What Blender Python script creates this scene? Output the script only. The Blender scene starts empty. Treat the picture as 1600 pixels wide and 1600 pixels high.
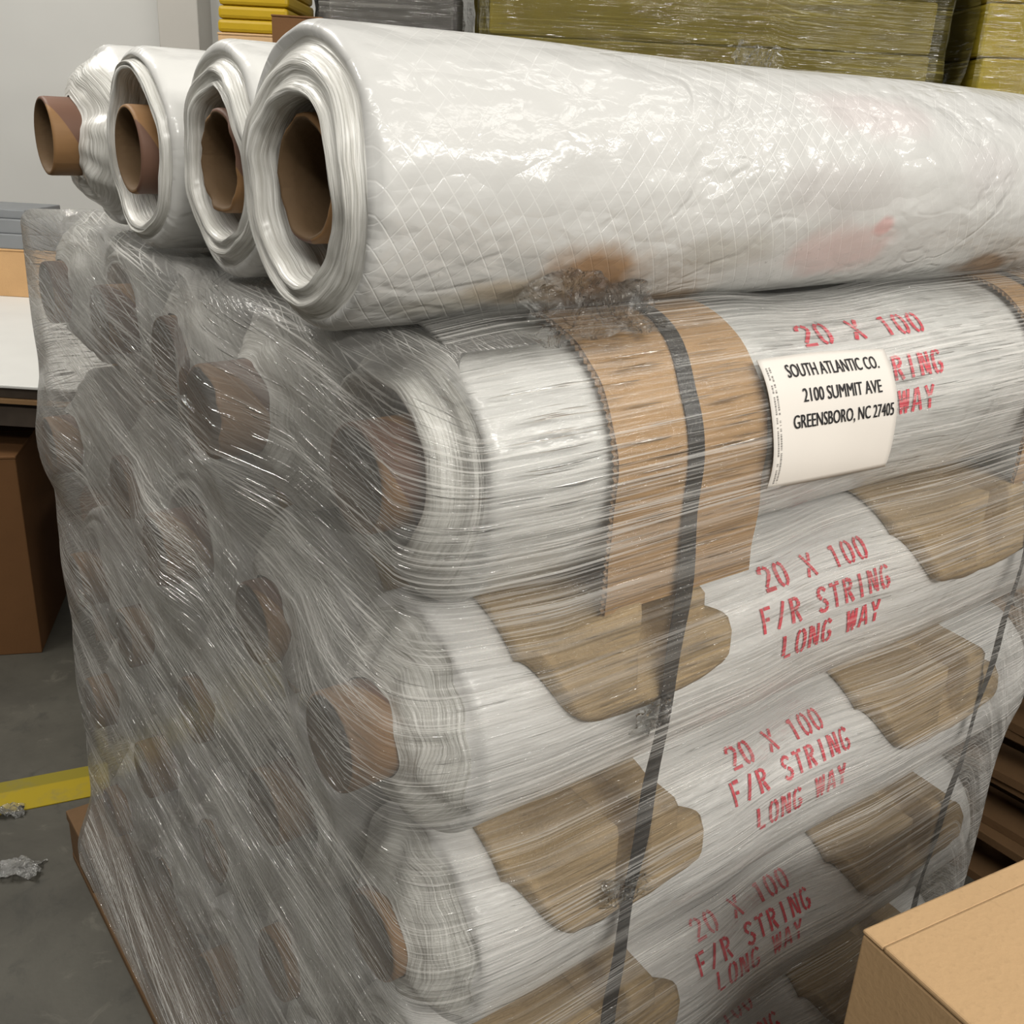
import bpy, math, random
from mathutils import Vector, Matrix, noise
sc = bpy.context.scene
COL = sc.collection
PI = math.pi
rnd = random.Random(7)

# ------------------------------------------------------------------ camera, world, lamps, exposure
cam_d = bpy.data.cameras.new('camera'); cam = bpy.data.objects.new('camera', cam_d); COL.objects.link(cam)
cam_d.sensor_width = 36.0; cam_d.lens = 36.0 * 1570 / 1600; cam_d.clip_start = 0.02
RM = Matrix(((0.8004022867, 0.1819096106, -0.5711961773), (-0.5976527306, 0.3161513684, -0.7367900148), (0.0465552639, 0.9311053677, 0.3617670537)))
CAM = Vector((-0.3703, -0.6668, 1.4487))
cam.matrix_world = Matrix.Translation(CAM) @ RM.to_4x4()
sc.camera = cam

world = bpy.data.worlds.new('warehouse_air'); sc.world = world; world.use_nodes = True
world.node_tree.nodes['Background'].inputs[0].default_value = (0.86, 0.80, 0.70, 1)
world.node_tree.nodes['Background'].inputs[1].default_value = 0.16

def lamp(name, loc, target, size, size_y, power, color=(1, 0.965, 0.90)):
    l = bpy.data.lights.new(name, 'AREA'); l.shape = 'RECTANGLE'; l.size = size; l.size_y = size_y
    l.energy = power; l.color = color
    o = bpy.data.objects.new(name, l); COL.objects.link(o); o.location = loc
    d = Vector(target) - Vector(loc)
    o.rotation_euler = d.to_track_quat('-Z', 'Y').to_euler()
    return o
lamp('ceiling_and_fill_lamp', (2.3, -1.9, 3.7), (0.9, -0.3, 0.9), 3.6, 0.30, 26)
lamp('ceiling_and_fill_lamp', (2.6, -4.6, 3.3), (0.5, -0.2, 0.6), 4.4, 0.35, 140)
lamp('ceiling_and_fill_lamp', (-0.6, -3.8, 3.5), (0.4, -0.1, 0.6), 2.6, 0.30, 120)
lamp('ceiling_and_fill_lamp', (-1.5, -1.6, 4.0), (0.0, 0.3, 0.6), 2.6, 0.30, 55)  # unseen fill lamp, added to brighten the roll-end face
lamp('ceiling_and_fill_lamp', (-0.9, 2.6, 3.9), (0.2, 2.2, 0.6), 2.6, 0.30, 110)  # unseen lamp added for glints on the end film and a brighter wall
lamp('ceiling_and_fill_lamp', (3.0, 0.2, 4.6), (2.8, 2.4, 1.8), 2.4, 0.4, 20)  # unseen fill lamp, put in to light the yellow loads behind

sc.view_settings.view_transform = 'Standard'; sc.view_settings.look = 'None'
sc.view_settings.exposure = 0.0; sc.view_settings.gamma = 1.0; sc.view_settings.use_curve_mapping = False
try:
    sc.cycles.transparent_max_bounces = 10; sc.cycles.max_bounces = 5; sc.cycles.glossy_bounces = 2; sc.cycles.transmission_bounces = 2
    sc.cycles.diffuse_bounces = 3; sc.cycles.caustics_reflective = False; sc.cycles.caustics_refractive = False
except Exception:
    pass

# ------------------------------------------------------------------ helpers
def tag(o, label=None, cat=None, group=None, kind=None):
    if label: o['label'] = label
    if cat: o['category'] = cat
    if group: o['group'] = group
    if kind: o['kind'] = kind
    return o
def empty(name, loc=(0, 0, 0), rz=0.0):
    o = bpy.data.objects.new(name, None); COL.objects.link(o); o.location = loc; o.rotation_euler = (0, 0, rz)
    o.empty_display_size = 0.05
    return o
def mesh(name, verts, faces, mats, parent=None, uvs=None, smooth=True, midx=None):
    me = bpy.data.meshes.new(name); me.from_pydata(verts, [], faces)
    for m in (mats if isinstance(mats, (list, tuple)) else [mats]): me.materials.append(m)
    if uvs:
        for nm, co in uvs.items():
            lay = me.uv_layers.new(name=nm)
            if len(co) == len(me.loops):
                for i in range(len(co)): lay.data[i].uv = co[i]
            else:
                for lp in me.loops: lay.data[lp.index].uv = co[lp.vertex_index]
    if midx: me.polygons.foreach_set('material_index', midx)
    me.polygons.foreach_set('use_smooth', [smooth] * len(me.polygons))
    me.update()
    o = bpy.data.objects.new(name, me); COL.objects.link(o)
    if parent: o.parent = parent
    return o
class MB:
    """collects boxes / prisms into one mesh"""
    def __init__(s): s.v = []; s.f = []
    def box(s, lo, hi, M=None):
        n = len(s.v)
        for z in (lo[2], hi[2]):
            for x, y in ((lo[0], lo[1]), (hi[0], lo[1]), (hi[0], hi[1]), (lo[0], hi[1])):
                p = Vector((x, y, z)); s.v.append(tuple(M @ p if M else p))
        for q in ((0, 3, 2, 1), (4, 5, 6, 7), (0, 1, 5, 4), (1, 2, 6, 5), (2, 3, 7, 6), (3, 0, 4, 7)):
            s.f.append(tuple(n + i for i in q))
        return s
    def build(s, name, mat, parent=None, bevel=0.0, smooth=False):
        o = mesh(name, s.v, s.f, mat, parent, smooth=smooth)
        if bevel:
            m = o.modifiers.new('bevel', 'BEVEL'); m.width = bevel; m.segments = 2
        return o
def nz(x, y, z=0.0): return noise.noise(Vector((x, y, z)))
def fb(x, y, z=0.0, o=3): return noise.fractal(Vector((x, y, z)), 0.9, 2.1, o)
def sst(a, b, x):
    t = min(1, max(0, (x - a) / (b - a))); return t * t * (3 - 2 * t)
def lerp(a, b, t): return a + (b - a) * t

# ------------------------------------------------------------------ node helpers
class NT:
    def __init__(s, name):
        s.m = bpy.data.materials.new(name); s.m.use_nodes = True; s.t = s.m.node_tree
        for n in list(s.t.nodes): s.t.nodes.remove(n)
        s.out = s.n('ShaderNodeOutputMaterial')
    def n(s, ty, **kw):
        n = s.t.nodes.new(ty)
        for k, v in kw.items(): setattr(n, k, v)
        return n
    def set(s, inp, v):
        if hasattr(v, 'links') or isinstance(v, bpy.types.NodeSocket): s.t.links.new(v, inp)
        elif isinstance(v, (tuple, list)) and len(v) == 3 and inp.type == 'RGBA': inp.default_value = (*v, 1)
        else: inp.default_value = v
    def math(s, op, a, b=0.0, c=None, clamp=False):
        n = s.n('ShaderNodeMath', operation=op, use_clamp=clamp); s.set(n.inputs[0], a); s.set(n.inputs[1], b)
        if c is not None: s.set(n.inputs[2], c)
        return n.outputs[0]
    def uv(s, name=None):
        n = s.n('ShaderNodeUVMap')
        if name: n.uv_map = name
        return n.outputs[0]
    def gen(s): return s.n('ShaderNodeTexCoord').outputs['Object']
    def sep(s, v):
        n = s.n('ShaderNodeSeparateXYZ'); s.set(n.inputs[0], v); return n.outputs
    def comb(s, x, y, z=0.0):
        n = s.n('ShaderNodeCombineXYZ'); s.set(n.inputs[0], x); s.set(n.inputs[1], y); s.set(n.inputs[2], z); return n.outputs[0]
    def noise(s, vec, scale=5.0, detail=3.0, rough=0.5, dist=0.0):
        n = s.n('ShaderNodeTexNoise'); s.set(n.inputs['Vector'], vec); s.set(n.inputs['Scale'], scale)
        s.set(n.inputs['Detail'], detail); s.set(n.inputs['Roughness'], rough); s.set(n.inputs['Distortion'], dist)
        return n.outputs[0]
    def scale(s, vec, sx, sy, sz=1.0):
        n = s.n('ShaderNodeMapping'); s.set(n.inputs[0], vec); n.inputs['Scale'].default_value = (sx, sy, sz); return n.outputs[0]
    def ramp(s, f, a, b, lo=0.0, hi=1.0):
        n = s.n('ShaderNodeMapRange', interpolation_type='SMOOTHSTEP'); s.set(n.inputs[0], f)
        n.inputs[1].default_value = a; n.inputs[2].default_value = b; n.inputs[3].default_value = lo; n.inputs[4].default_value = hi
        return n.outputs[0]
    def mixc(s, f, a, b):
        n = s.n('ShaderNodeMix', data_type='RGBA'); s.set(n.inputs[0], f); s.set(n.inputs[6], a); s.set(n.inputs[7], b); return n.outputs[2]
    def bump(s, h, strength=0.5, dist=0.01, normal=None):
        n = s.n('ShaderNodeBump'); s.set(n.inputs['Height'], h); n.inputs['Strength'].default_value = strength; n.inputs['Distance'].default_value = dist
        if normal is not None: s.set(n.inputs['Normal'], normal)
        return n.outputs[0]
    def pbr(s, color, rough=0.5, normal=None, spec=0.5, coat=0.0, coat_rough=0.1, metal=0.0, coat_normal=None, link=True):
        n = s.n('ShaderNodeBsdfPrincipled'); s.set(n.inputs['Base Color'], color); s.set(n.inputs['Roughness'], rough)
        n.inputs['Specular IOR Level'].default_value = spec; n.inputs['Coat Weight'].default_value = coat
        n.inputs['Coat Roughness'].default_value = coat_rough; n.inputs['Metallic'].default_value = metal
        if normal is not None: s.set(n.inputs['Normal'], normal)
        if coat_normal is not None: s.set(n.inputs['Coat Normal'], coat_normal)
        if link: s.t.links.new(n.outputs[0], s.out.inputs[0])
        return n.outputs[0]

# ------------------------------------------------------------------ materials
def m_plain(name, color, rough=0.6, var=0.15, scale=8.0, bump=0.0, spec=0.3):
    k = NT(name); c = k.gen(); f = k.noise(c, scale, 4)
    dark = tuple(v * (1 - var) for v in color); light = tuple(min(1, v * (1 + var)) for v in color)
    nrm = k.bump(k.noise(c, scale * 12, 3), bump, 0.002) if bump else None
    k.pbr(k.mixc(f, dark, light), rough, nrm, spec)
    return k.m

def m_sheet(name, base=(0.80, 0.80, 0.77), scrim=0.0, wrinkle=1.0, dirt=False, coat=0.7):
    k = NT(name); uv = k.uv('roll'); x, y, _ = k.sep(uv)
    big = k.noise(k.scale(uv, 0.8, 1.2), 8, 3, 0.5, 0.35)
    ridg = k.math('ABSOLUTE', k.math('SUBTRACT', k.noise(k.scale(uv, 0.9, 1.5), 11, 2, 0.45, 0.5), 0.5))
    ridg = k.ramp(ridg, 0.0, 0.06, 1.0, 0.0)
    mask = k.ramp(k.noise(uv, 5, 2), 0.42, 0.62)
    fine = k.noise(k.scale(uv, 1.0, 1.5), 42, 3, 0.55, 0.3)
    h = k.math('ADD', k.math('MULTIPLY', big, 1.6), k.math('MULTIPLY', k.math('MULTIPLY', ridg, mask), 0.12))
    def vor(sx, sy):
        v = k.n('ShaderNodeTexVoronoi', feature='F1'); w_ = k.n('ShaderNodeVectorMath', operation='ADD')
        nn = k.n('ShaderNodeTexNoise'); k.set(nn.inputs['Vector'], k.scale(uv, sx * 0.7, sy * 0.7)); nn.inputs['Scale'].default_value = 1.0; nn.inputs['Detail'].default_value = 2
        k.t.links.new(k.scale(uv, sx, sy), w_.inputs[0]); k.t.links.new(nn.outputs['Color'], w_.inputs[1])
        k.t.links.new(w_.outputs[0], v.inputs['Vector']); v.inputs['Scale'].default_value = 1.0
        return v.outputs[0]
    h = k.math('ADD', h, k.math('MULTIPLY', fine, 0.10))
    h = k.math('ADD', h, k.math('MULTIPLY', vor(16, 27), 0.42)); h = k.math('ADD', h, k.math('MULTIPLY', k.math('MULTIPLY', vor(50, 70), mask), 0.16))
    col = k.mixc(k.ramp(big, 0.3, 0.7), tuple(v * 0.93 for v in base), base)
    if scrim:
        per = 0.0135
        def lines(ax, ay, w):
            t = k.math('ADD', k.math('MULTIPLY', x, ax), k.math('MULTIPLY', y, ay))
            t = k.math('ADD', t, k.math('MULTIPLY', big, 0.004))
            fr = k.math('ABSOLUTE', k.math('SUBTRACT', k.math('FRACT', k.math('DIVIDE', t, per)), 0.5))
            return k.ramp(fr, 0.0, w, 1.0, 0.0)
        a = lines(0.80, 0.60, 0.07); b = lines(0.72, -0.69, 0.06)
        seen = k.ramp(k.noise(uv, 4.0, 2), 0.36, 0.6)
        ln = k.math('MULTIPLY', k.math('MAXIMUM', a, k.math('MULTIPLY', b, 0.7)), seen)
        col = k.mixc(k.math('MULTIPLY', ln, scrim), col, (0.95, 0.95, 0.93))
        h = k.math('ADD', h, k.math('MULTIPLY', ln, 0.035))
    if dirt:
        # brown board smears near the contact line and grey scuffs; shapes fixed on the roll (u = axial m, v = angle * R)
        def blob(cx, cy, rx, ry, edge=0.5):
            dx = k.math('DIVIDE', k.math('SUBTRACT', x, cx), rx); dy = k.math('DIVIDE', k.math('SUBTRACT', y, cy), ry)
            d = k.math('SQRT', k.math('ADD', k.math('MULTIPLY', dx, dx), k.math('MULTIPLY', dy, dy)))
            d = k.math('ADD', d, k.math('MULTIPLY', k.math('SUBTRACT', k.noise(uv, 26, 4), 0.5), 0.9))
            return k.ramp(d, 1.0 - edge, 1.0 + edge * 0.4, 1.0, 0.0)
        for (cx, cy, rx, ry, c, s_) in DIRT:
            col = k.mixc(k.math('MULTIPLY', blob(cx, cy, rx, ry), s_), col, c)
        sp = k.math('MULTIPLY', k.ramp(k.noise(k.scale(uv, 1, 1), 170, 5, 0.7), 0.60, 0.70), k.ramp(k.noise(uv, 7, 3), 0.54, 0.66))
        low = k.ramp(y, 0.01, -0.08)
        col = k.mixc(k.math('MULTIPLY', k.math('MULTIPLY', sp, low), 0.75), col, (0.16, 0.15, 0.13))
    nb = k.bump(h, 0.40 * wrinkle, 0.010)
    nc = k.bump(h, 0.75 * wrinkle, 0.012)
    p = k.pbr(col, 0.45, nb, 0.35, coat, 0.16, coat_normal=nc, link=False)
    tr = k.n('ShaderNodeBsdfTranslucent'); k.set(tr.inputs[0], col)
    mx = k.n('ShaderNodeMixShader'); mx.inputs[0].default_value = 0.12
    k.t.links.new(p, mx.inputs[1]); k.t.links.new(tr.outputs[0], mx.inputs[2]); k.t.links.new(mx.outputs[0], k.out.inputs[0])
    return k.m

def m_edge(name):
    k = NT(name); uv = k.uv('roll')
    u = k.sep(uv)[0]; ob = k.sep(k.gen())
    rings = k.noise(k.comb(k.math('MULTIPLY', u, 420), k.math('MULTIPLY', ob[1], 14), k.math('MULTIPLY', ob[2], 14)), 1.0, 4, 0.6, 0.3)
    wide = k.noise(k.comb(k.math('MULTIPLY', u, 90), k.math('MULTIPLY', ob[1], 9), k.math('MULTIPLY', ob[2], 9)), 1.0, 3, 0.5, 0.5)
    col = k.mixc(k.ramp(rings, 0.3, 0.7), (0.44, 0.43, 0.395), (0.76, 0.76, 0.73))
    col = k.mixc(k.math('MULTIPLY', k.ramp(wide, 0.35, 0.7), 0.35), col, (0.66, 0.65, 0.61))
    h = k.math('ADD', k.math('MULTIPLY', rings, 0.35), wide)
    k.pbr(col, 0.35, k.bump(h, 0.7, 0.006), 0.4, 0.4, 0.2)
    return k.m

def m_core(name, phase):
    k = NT(name); uv = k.uv('roll'); x, y, _ = k.sep(uv)
    t = k.math('ADD', k.math('MULTIPLY', x, 1.0), k.math('MULTIPLY', y, 0.55))
    fr = k.math('FRACT', k.math('ADD', k.math('DIVIDE', t, 0.155), phase))
    band = k.math('MULTIPLY', k.ramp(fr, 0.02, 0.03), k.ramp(fr, 0.33, 0.34, 1.0, 0.0))
    seam = k.ramp(k.math('ABSOLUTE', k.math('SUBTRACT', fr, 0.62)), 0.0, 0.012, 1.0, 0.0)
    g = k.noise(k.scale(uv, 30, 120), 1.0, 4)
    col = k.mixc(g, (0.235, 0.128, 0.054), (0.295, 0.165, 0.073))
    col = k.mixc(k.math('MULTIPLY', band, 0.85), col, (0.14, 0.075, 0.058))
    col = k.mixc(k.math('MULTIPLY', seam, 0.7), col, (0.16, 0.09, 0.05))
    k.pbr(col, 0.6, k.bump(g, 0.15, 0.001), 0.3)
    return k.m

def m_kraft(name, base, rough=0.75, flute=False, var=0.12):
    k = NT(name); c = k.gen()
    f = k.noise(k.scale(c, 3, 3, 3), 4, 5, 0.6); g = k.noise(c, 160, 3)
    col = k.mixc(f, tuple(v * (1 - var) for v in base), tuple(v * (1 + var) for v in base))
    col = k.mixc(k.math('MULTIPLY', k.ramp(g, 0.55, 0.75), 0.18), col, tuple(v * 0.6 for v in base))
    h = g
    if flute:
        uv = k.uv('roll'); y = k.sep(uv)[1]
        w = k.math('SINE', k.math('MULTIPLY', y, 2 * PI / 0.0075))
        h = k.math('ADD', k.math('MULTIPLY', w, 0.5), k.math('MULTIPLY', g, 0.3))
    k.pbr(col, rough, k.bump(h, 0.25, 0.002), 0.25)
    return k.m

def m_pulp(name):
    k = NT(name); c = k.gen()
    f = k.noise(c, 14, 4, 0.6); g = k.noise(c, 220, 4, 0.7); w = k.noise(k.scale(c, 1, 1, 1), 45, 3)
    col = k.mixc(f, (0.36, 0.255, 0.135), (0.48, 0.355, 0.20))
    col = k.mixc(k.math('MULTIPLY', k.ramp(g, 0.5, 0.8), 0.4), col, (0.24, 0.16, 0.08))
    k.pbr(col, 0.9, k.bump(k.math('ADD', g, w), 0.5, 0.003), 0.15)
    return k.m

def m_film(name, haze=0.045, streak=0.30, tint=(0.94, 0.925, 0.89), gloss=0.8, fan=0.20, density=1.0, endhaze=0.09):
    """clear stretch film: mostly transparent, milky along its drawn streaks, glossy; uv 'wrap' = metres along / across the draw"""
    k = NT(name); uv = k.uv('wrap'); a, b, _ = k.sep(uv)
    warp = k.noise(k.comb(k.math('MULTIPLY', a, 1.6), k.math('MULTIPLY', b, 6.0)), 1.0, 2)
    bw = k.math('ADD', b, k.math('MULTIPLY', warp, 0.005))
    def st(tilt, fa, fbq, seed, det=3.0):
        bb = k.math('ADD', bw, k.math('MULTIPLY', tilt, a))
        return k.noise(k.comb(k.math('MULTIPLY', a, fa), k.math('MULTIPLY', bb, fbq), seed), 1.0, det, 0.6)
    e = k.math('ADD', k.ramp(a, -0.05, 0.06, 1.0, 0.0), k.ramp(a, 0.90, 1.02, 0.0, 1.0))          # more passes of film bridge the roll ends than lie on the long side
    fe = k.math('ADD', 0.025, k.math('MULTIPLY', e, fan))
    s1 = st(0.0, 2.2, 430 * density, 0.0, 2.0); s2 = st(fe, 1.8, 300 * density, 7.0, 2.0); s3 = st(k.math('MULTIPLY', fe, -0.5), 3.0, 640 * density, 13.0, 2.0)
    s4 = st(k.math('MULTIPLY', fe, 0.6), 0.9, 46 * density, 21.0, 2.0); s5 = st(0.015, 11.0, 330 * density, 31.0, 1.0); m5 = k.ramp(s5, 0.60, 0.72)
    patch = k.ramp(k.noise(k.comb(k.math('MULTIPLY', a, 1.6), k.math('MULTIPLY', k.math('ADD', bw, k.math('MULTIPLY', fe, k.math('MULTIPLY', a, 0.8))), 17), 3.0), 1.0, 3), 0.38, 0.62)
    m1 = k.ramp(s1, 0.51, 0.62); m2 = k.ramp(s2, 0.53, 0.66); m3 = k.ramp(s3, 0.54, 0.66); m4 = k.ramp(s4, 0.48, 0.70)
    lines = k.math('MAXIMUM', m1, k.math('MAXIMUM', k.math('MULTIPLY', m2, 0.9), k.math('MULTIPLY', m3, 0.7)))
    base = k.math('ADD', haze, k.math('MULTIPLY', e, endhaze))
    hz = k.math('ADD', base, k.math('MULTIPLY', k.math('MULTIPLY', lines, k.math('MULTIPLY', k.math('ADD', 1.0, k.math('MULTIPLY', e, 0.7)), streak)), k.math('ADD', 0.14, k.math('MULTIPLY', patch, 1.05))))
    hz = k.math('ADD', hz, k.math('MULTIPLY', m4, 0.10), clamp=True)
    h = k.math('ADD', k.math('MULTIPLY', s1, 0.5), k.math('MULTIPLY', s2, 1.0)); h = k.math('ADD', h, k.math('MULTIPLY', s3, 0.25)); h = k.math('ADD', h, k.math('MULTIPLY', s4, 2.2)); h = k.math('ADD', h, k.math('MULTIPLY', m5, 1.5))
    nrm = k.bump(h, 1.0, 0.0022)
    tr = k.n('ShaderNodeBsdfTransparent'); tr.inputs[0].default_value = (1.0, 1.0, 0.995, 1)
    df = k.n('ShaderNodeBsdfDiffuse'); k.set(df.inputs[0], tint)
    tl = k.n('ShaderNodeBsdfTranslucent'); k.set(tl.inputs[0], tint)
    md = k.n('ShaderNodeMixShader'); md.inputs[0].default_value = 0.15
    k.t.links.new(df.outputs[0], md.inputs[1]); k.t.links.new(tl.outputs[0], md.inputs[2])
    mh = k.n('ShaderNodeMixShader'); k.set(mh.inputs[0], hz)
    k.t.links.new(tr.outputs[0], mh.inputs[1]); k.t.links.new(md.outputs[0], mh.inputs[2])
    gl = k.n('ShaderNodeBsdfGlossy'); k.set(gl.inputs['Roughness'], k.math('ADD', 0.08, k.math('MULTIPLY', e, 0.09))); k.set(gl.inputs['Normal'], nrm)
    fr = k.n('ShaderNodeFresnel'); fr.inputs[0].default_value = 1.42; k.set(fr.inputs['Normal'], nrm)
    gf = k.math('ADD', k.math('MULTIPLY', fr.outputs[0], gloss), k.math('MULTIPLY', m5, 0.22), clamp=True)
    mg = k.n('ShaderNodeMixShader'); k.set(mg.inputs[0], gf)
    k.t.links.new(mh.outputs[0], mg.inputs[1]); k.t.links.new(gl.outputs[0], mg.inputs[2])
    k.t.links.new(mg.outputs[0], k.out.inputs[0])
    return k.m

def m_crumple(name, haze=0.02, gloss=1.2):
    k = NT(name); c = k.gen()
    n1 = k.noise(c, 35, 4, 0.6, 0.8)
    nrm = k.bump(n1, 1.0, 0.02)
    tr = k.n('ShaderNodeBsdfTransparent'); tr.inputs[0].default_value = (0.96, 0.96, 0.95, 1)
    df = k.n('ShaderNodeBsdfDiffuse'); df.inputs[0].default_value = (0.7, 0.7, 0.68, 1); k.set(df.inputs['Normal'], nrm)
    mh = k.n('ShaderNodeMixShader'); k.set(mh.inputs[0], k.math('ADD', haze, k.math('MULTIPLY', k.ramp(n1, 0.5, 0.7), 0.13)))
    k.t.links.new(tr.outputs[0], mh.inputs[1]); k.t.links.new(df.outputs[0], mh.inputs[2])
    gl = k.n('ShaderNodeBsdfGlossy'); gl.inputs['Roughness'].default_value = 0.12; k.set(gl.inputs['Normal'], nrm)
    fr = k.n('ShaderNodeFresnel'); fr.inputs[0].default_value = 1.45; k.set(fr.inputs['Normal'], nrm)
    mg = k.n('ShaderNodeMixShader'); k.set(mg.inputs[0], k.math('MULTIPLY', fr.outputs[0], gloss, clamp=True))
    k.t.links.new(mh.outputs[0], mg.inputs[1]); k.t.links.new(gl.outputs[0], mg.inputs[2]); k.t.links.new(mg.outputs[0], k.out.inputs[0])
    return k.m

def m_floor():
    k = NT('concrete'); c = k.gen()
    a = k.noise(c, 2.2, 6, 0.65, 0.4); b = k.noise(c, 9, 6, 0.7, 0.8); g = k.noise(c, 90, 4)
    col = k.mixc(k.ramp(a, 0.3, 0.7), (0.052, 0.049, 0.040), (0.088, 0.083, 0.068))
    col = k.mixc(k.math('MULTIPLY', k.ramp(b, 0.52, 0.72), 0.55), col, (0.035, 0.035, 0.030))
    col = k.mixc(k.math('MULTIPLY', k.ramp(b, 0.30, 0.42, 1.0, 0.0), 0.4), col, (0.15, 0.14, 0.115))
    k.pbr(col, 0.55, k.bump(g, 0.15, 0.002), 0.35)
    return k.m
def m_paint():
    k = NT('yellow_paint'); c = k.gen(); b = k.noise(c, 12, 6, 0.7)
    y = k.sep(c)[1]
    old = k.ramp(y, 0.015, 0.022)
    col = k.mixc(old, (0.33, 0.245, 0.012), (0.22, 0.18, 0.018))
    col = k.mixc(k.math('MULTIPLY', k.ramp(b, 0.5, 0.72), 0.5), col, (0.16, 0.15, 0.08))
    k.pbr(col, 0.5, None, 0.3); return k.m

DIRT = [(0.175, -0.075, 0.062, 0.036, (0.36, 0.20, 0.085), 0.9), (0.115, -0.088, 0.075, 0.022, (0.44, 0.33, 0.20), 0.7), (0.045, -0.098, 0.05, 0.018, (0.40, 0.37, 0.30), 0.5),
        (0.80, -0.100, 0.070, 0.024, (0.24, 0.15, 0.08), 0.9), (0.49, -0.062, 0.085, 0.034, (0.66, 0.40, 0.37), 0.45), (0.535, -0.034, 0.018, 0.012, (0.68, 0.30, 0.28), 0.5),
        (0.46, 0.000, 0.10, 0.030, (0.47, 0.44, 0.43), 0.5), (0.33, -0.055, 0.07, 0.020, (0.46, 0.44, 0.38), 0.4), (0.52, 0.075, 0.10, 0.03, (0.66, 0.55, 0.55), 0.35), (0.70, 0.02, 0.06, 0.03, (0.55, 0.52, 0.52), 0.4)]
SHEET_BAG = m_sheet('bagged_white_sheeting', (0.64, 0.64, 0.625), scrim=0.5, wrinkle=1.25, dirt=True, coat=0.65)
SHEET = m_sheet('white_sheeting', (0.74, 0.74, 0.72), wrinkle=0.9, coat=0.7)
SHEET_SOFT = m_sheet('wrapped_white_sheeting', (0.86, 0.855, 0.84), scrim=0.12, wrinkle=0.7, coat=0.35)
EDGE = m_edge('layered_sheet_edges')
INNER_SHADE = m_kraft('shaded_core_inside', (0.125, 0.078, 0.040), var=0.2)  # darker kraft stands in for the shade inside the core tubes
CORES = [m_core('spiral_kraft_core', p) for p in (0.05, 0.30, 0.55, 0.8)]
PULP = m_pulp('moulded_pulp')
BOARD = m_kraft('corrugated_board', (0.40, 0.245, 0.115), flute=True)
BOARD_EDGE = m_kraft('corrugated_board_edge', (0.24, 0.15, 0.08))
CARTON = m_kraft('carton_board', (0.52, 0.345, 0.185), var=0.07)
CARTON_IN = m_kraft('carton_board_raw_edge', (0.30, 0.19, 0.10))
CARTON_DK = m_kraft('dark_carton_board', (0.15, 0.072, 0.028))  # dark brown board, toned down further for the shade under the table
FILM = m_film('stretch_film')
CRUMPLE = m_crumple('crumpled_clear_film')
STRAP = m_plain('black_strapping', (0.012, 0.012, 0.013), 0.35, 0.2, 30, 0.1, 0.5)
RED = m_plain('red_stencil_ink', (0.72, 0.035, 0.07), 0.6, 0.25, 60)
PAPER = m_plain('label_paper', (0.68, 0.645, 0.60), 0.55, 0.03, 20)
INK = m_plain('black_ink', (0.012, 0.012, 0.014), 0.5, 0.0)
GREYINK = m_plain('grey_fine_print', (0.25, 0.24, 0.23), 0.5, 0.0)
WOOD = m_kraft('pallet_wood', (0.14, 0.08, 0.038), var=0.3)

# ------------------------------------------------------------------ setting
o = mesh('floor', [(-4, -4, 0), (7, -4, 0), (7, 7, 0), (-4, 7, 0)], [(0, 1, 2, 3)], m_floor(), smooth=False); tag(o, kind='structure', label='worn grey concrete warehouse floor')
LINE = MB().box((-0.17, -0.06, 0), (0.12, 0.06, 0.002)).build('trim_1', m_paint()); LINE.location = (-0.02, 1.424, 0.0005); LINE.rotation_euler = (0, 0, math.radians(-13))
tag(LINE, 'worn yellow painted line on the concrete floor', kind='structure')
def at(px, py, t):      # point on the sight line of a photo pixel, t metres deep: where background things stand
    d = RM @ Vector(((px - 800) / 1570, (800 - py) / 1570, -1)); return CAM + d * t
WALLM = m_plain('painted_wall', (0.74, 0.74, 0.715), 0.6, 0.05, 3)
rot_bg = math.radians(-36)
w0 = at(100, 100, 5.3)
Mw = Matrix.Translation((w0.x, w0.y, 0)) @ Matrix.Rotation(rot_bg, 4, 'Z')
o = MB().box((-4, 0, 0), (5.5, 0.1, 4.5), Mw).build('wall_back', WALLM); tag(o, 'pale grey painted warehouse wall', kind='structure')
p = at(288, 20, 5.1); Mc = Matrix.Translation((p.x, p.y, 0)) @ Matrix.Rotation(rot_bg, 4, 'Z')
o = MB().box((-0.10, -0.12, 0), (0.10, 0.16, 4.5), Mc).build('trim_2', m_plain('painted_post', (0.56, 0.54, 0.50), 0.5, 0.05, 5), bevel=0.006)
tag(o, 'pale grey painted column against the wall', kind='structure')

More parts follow.
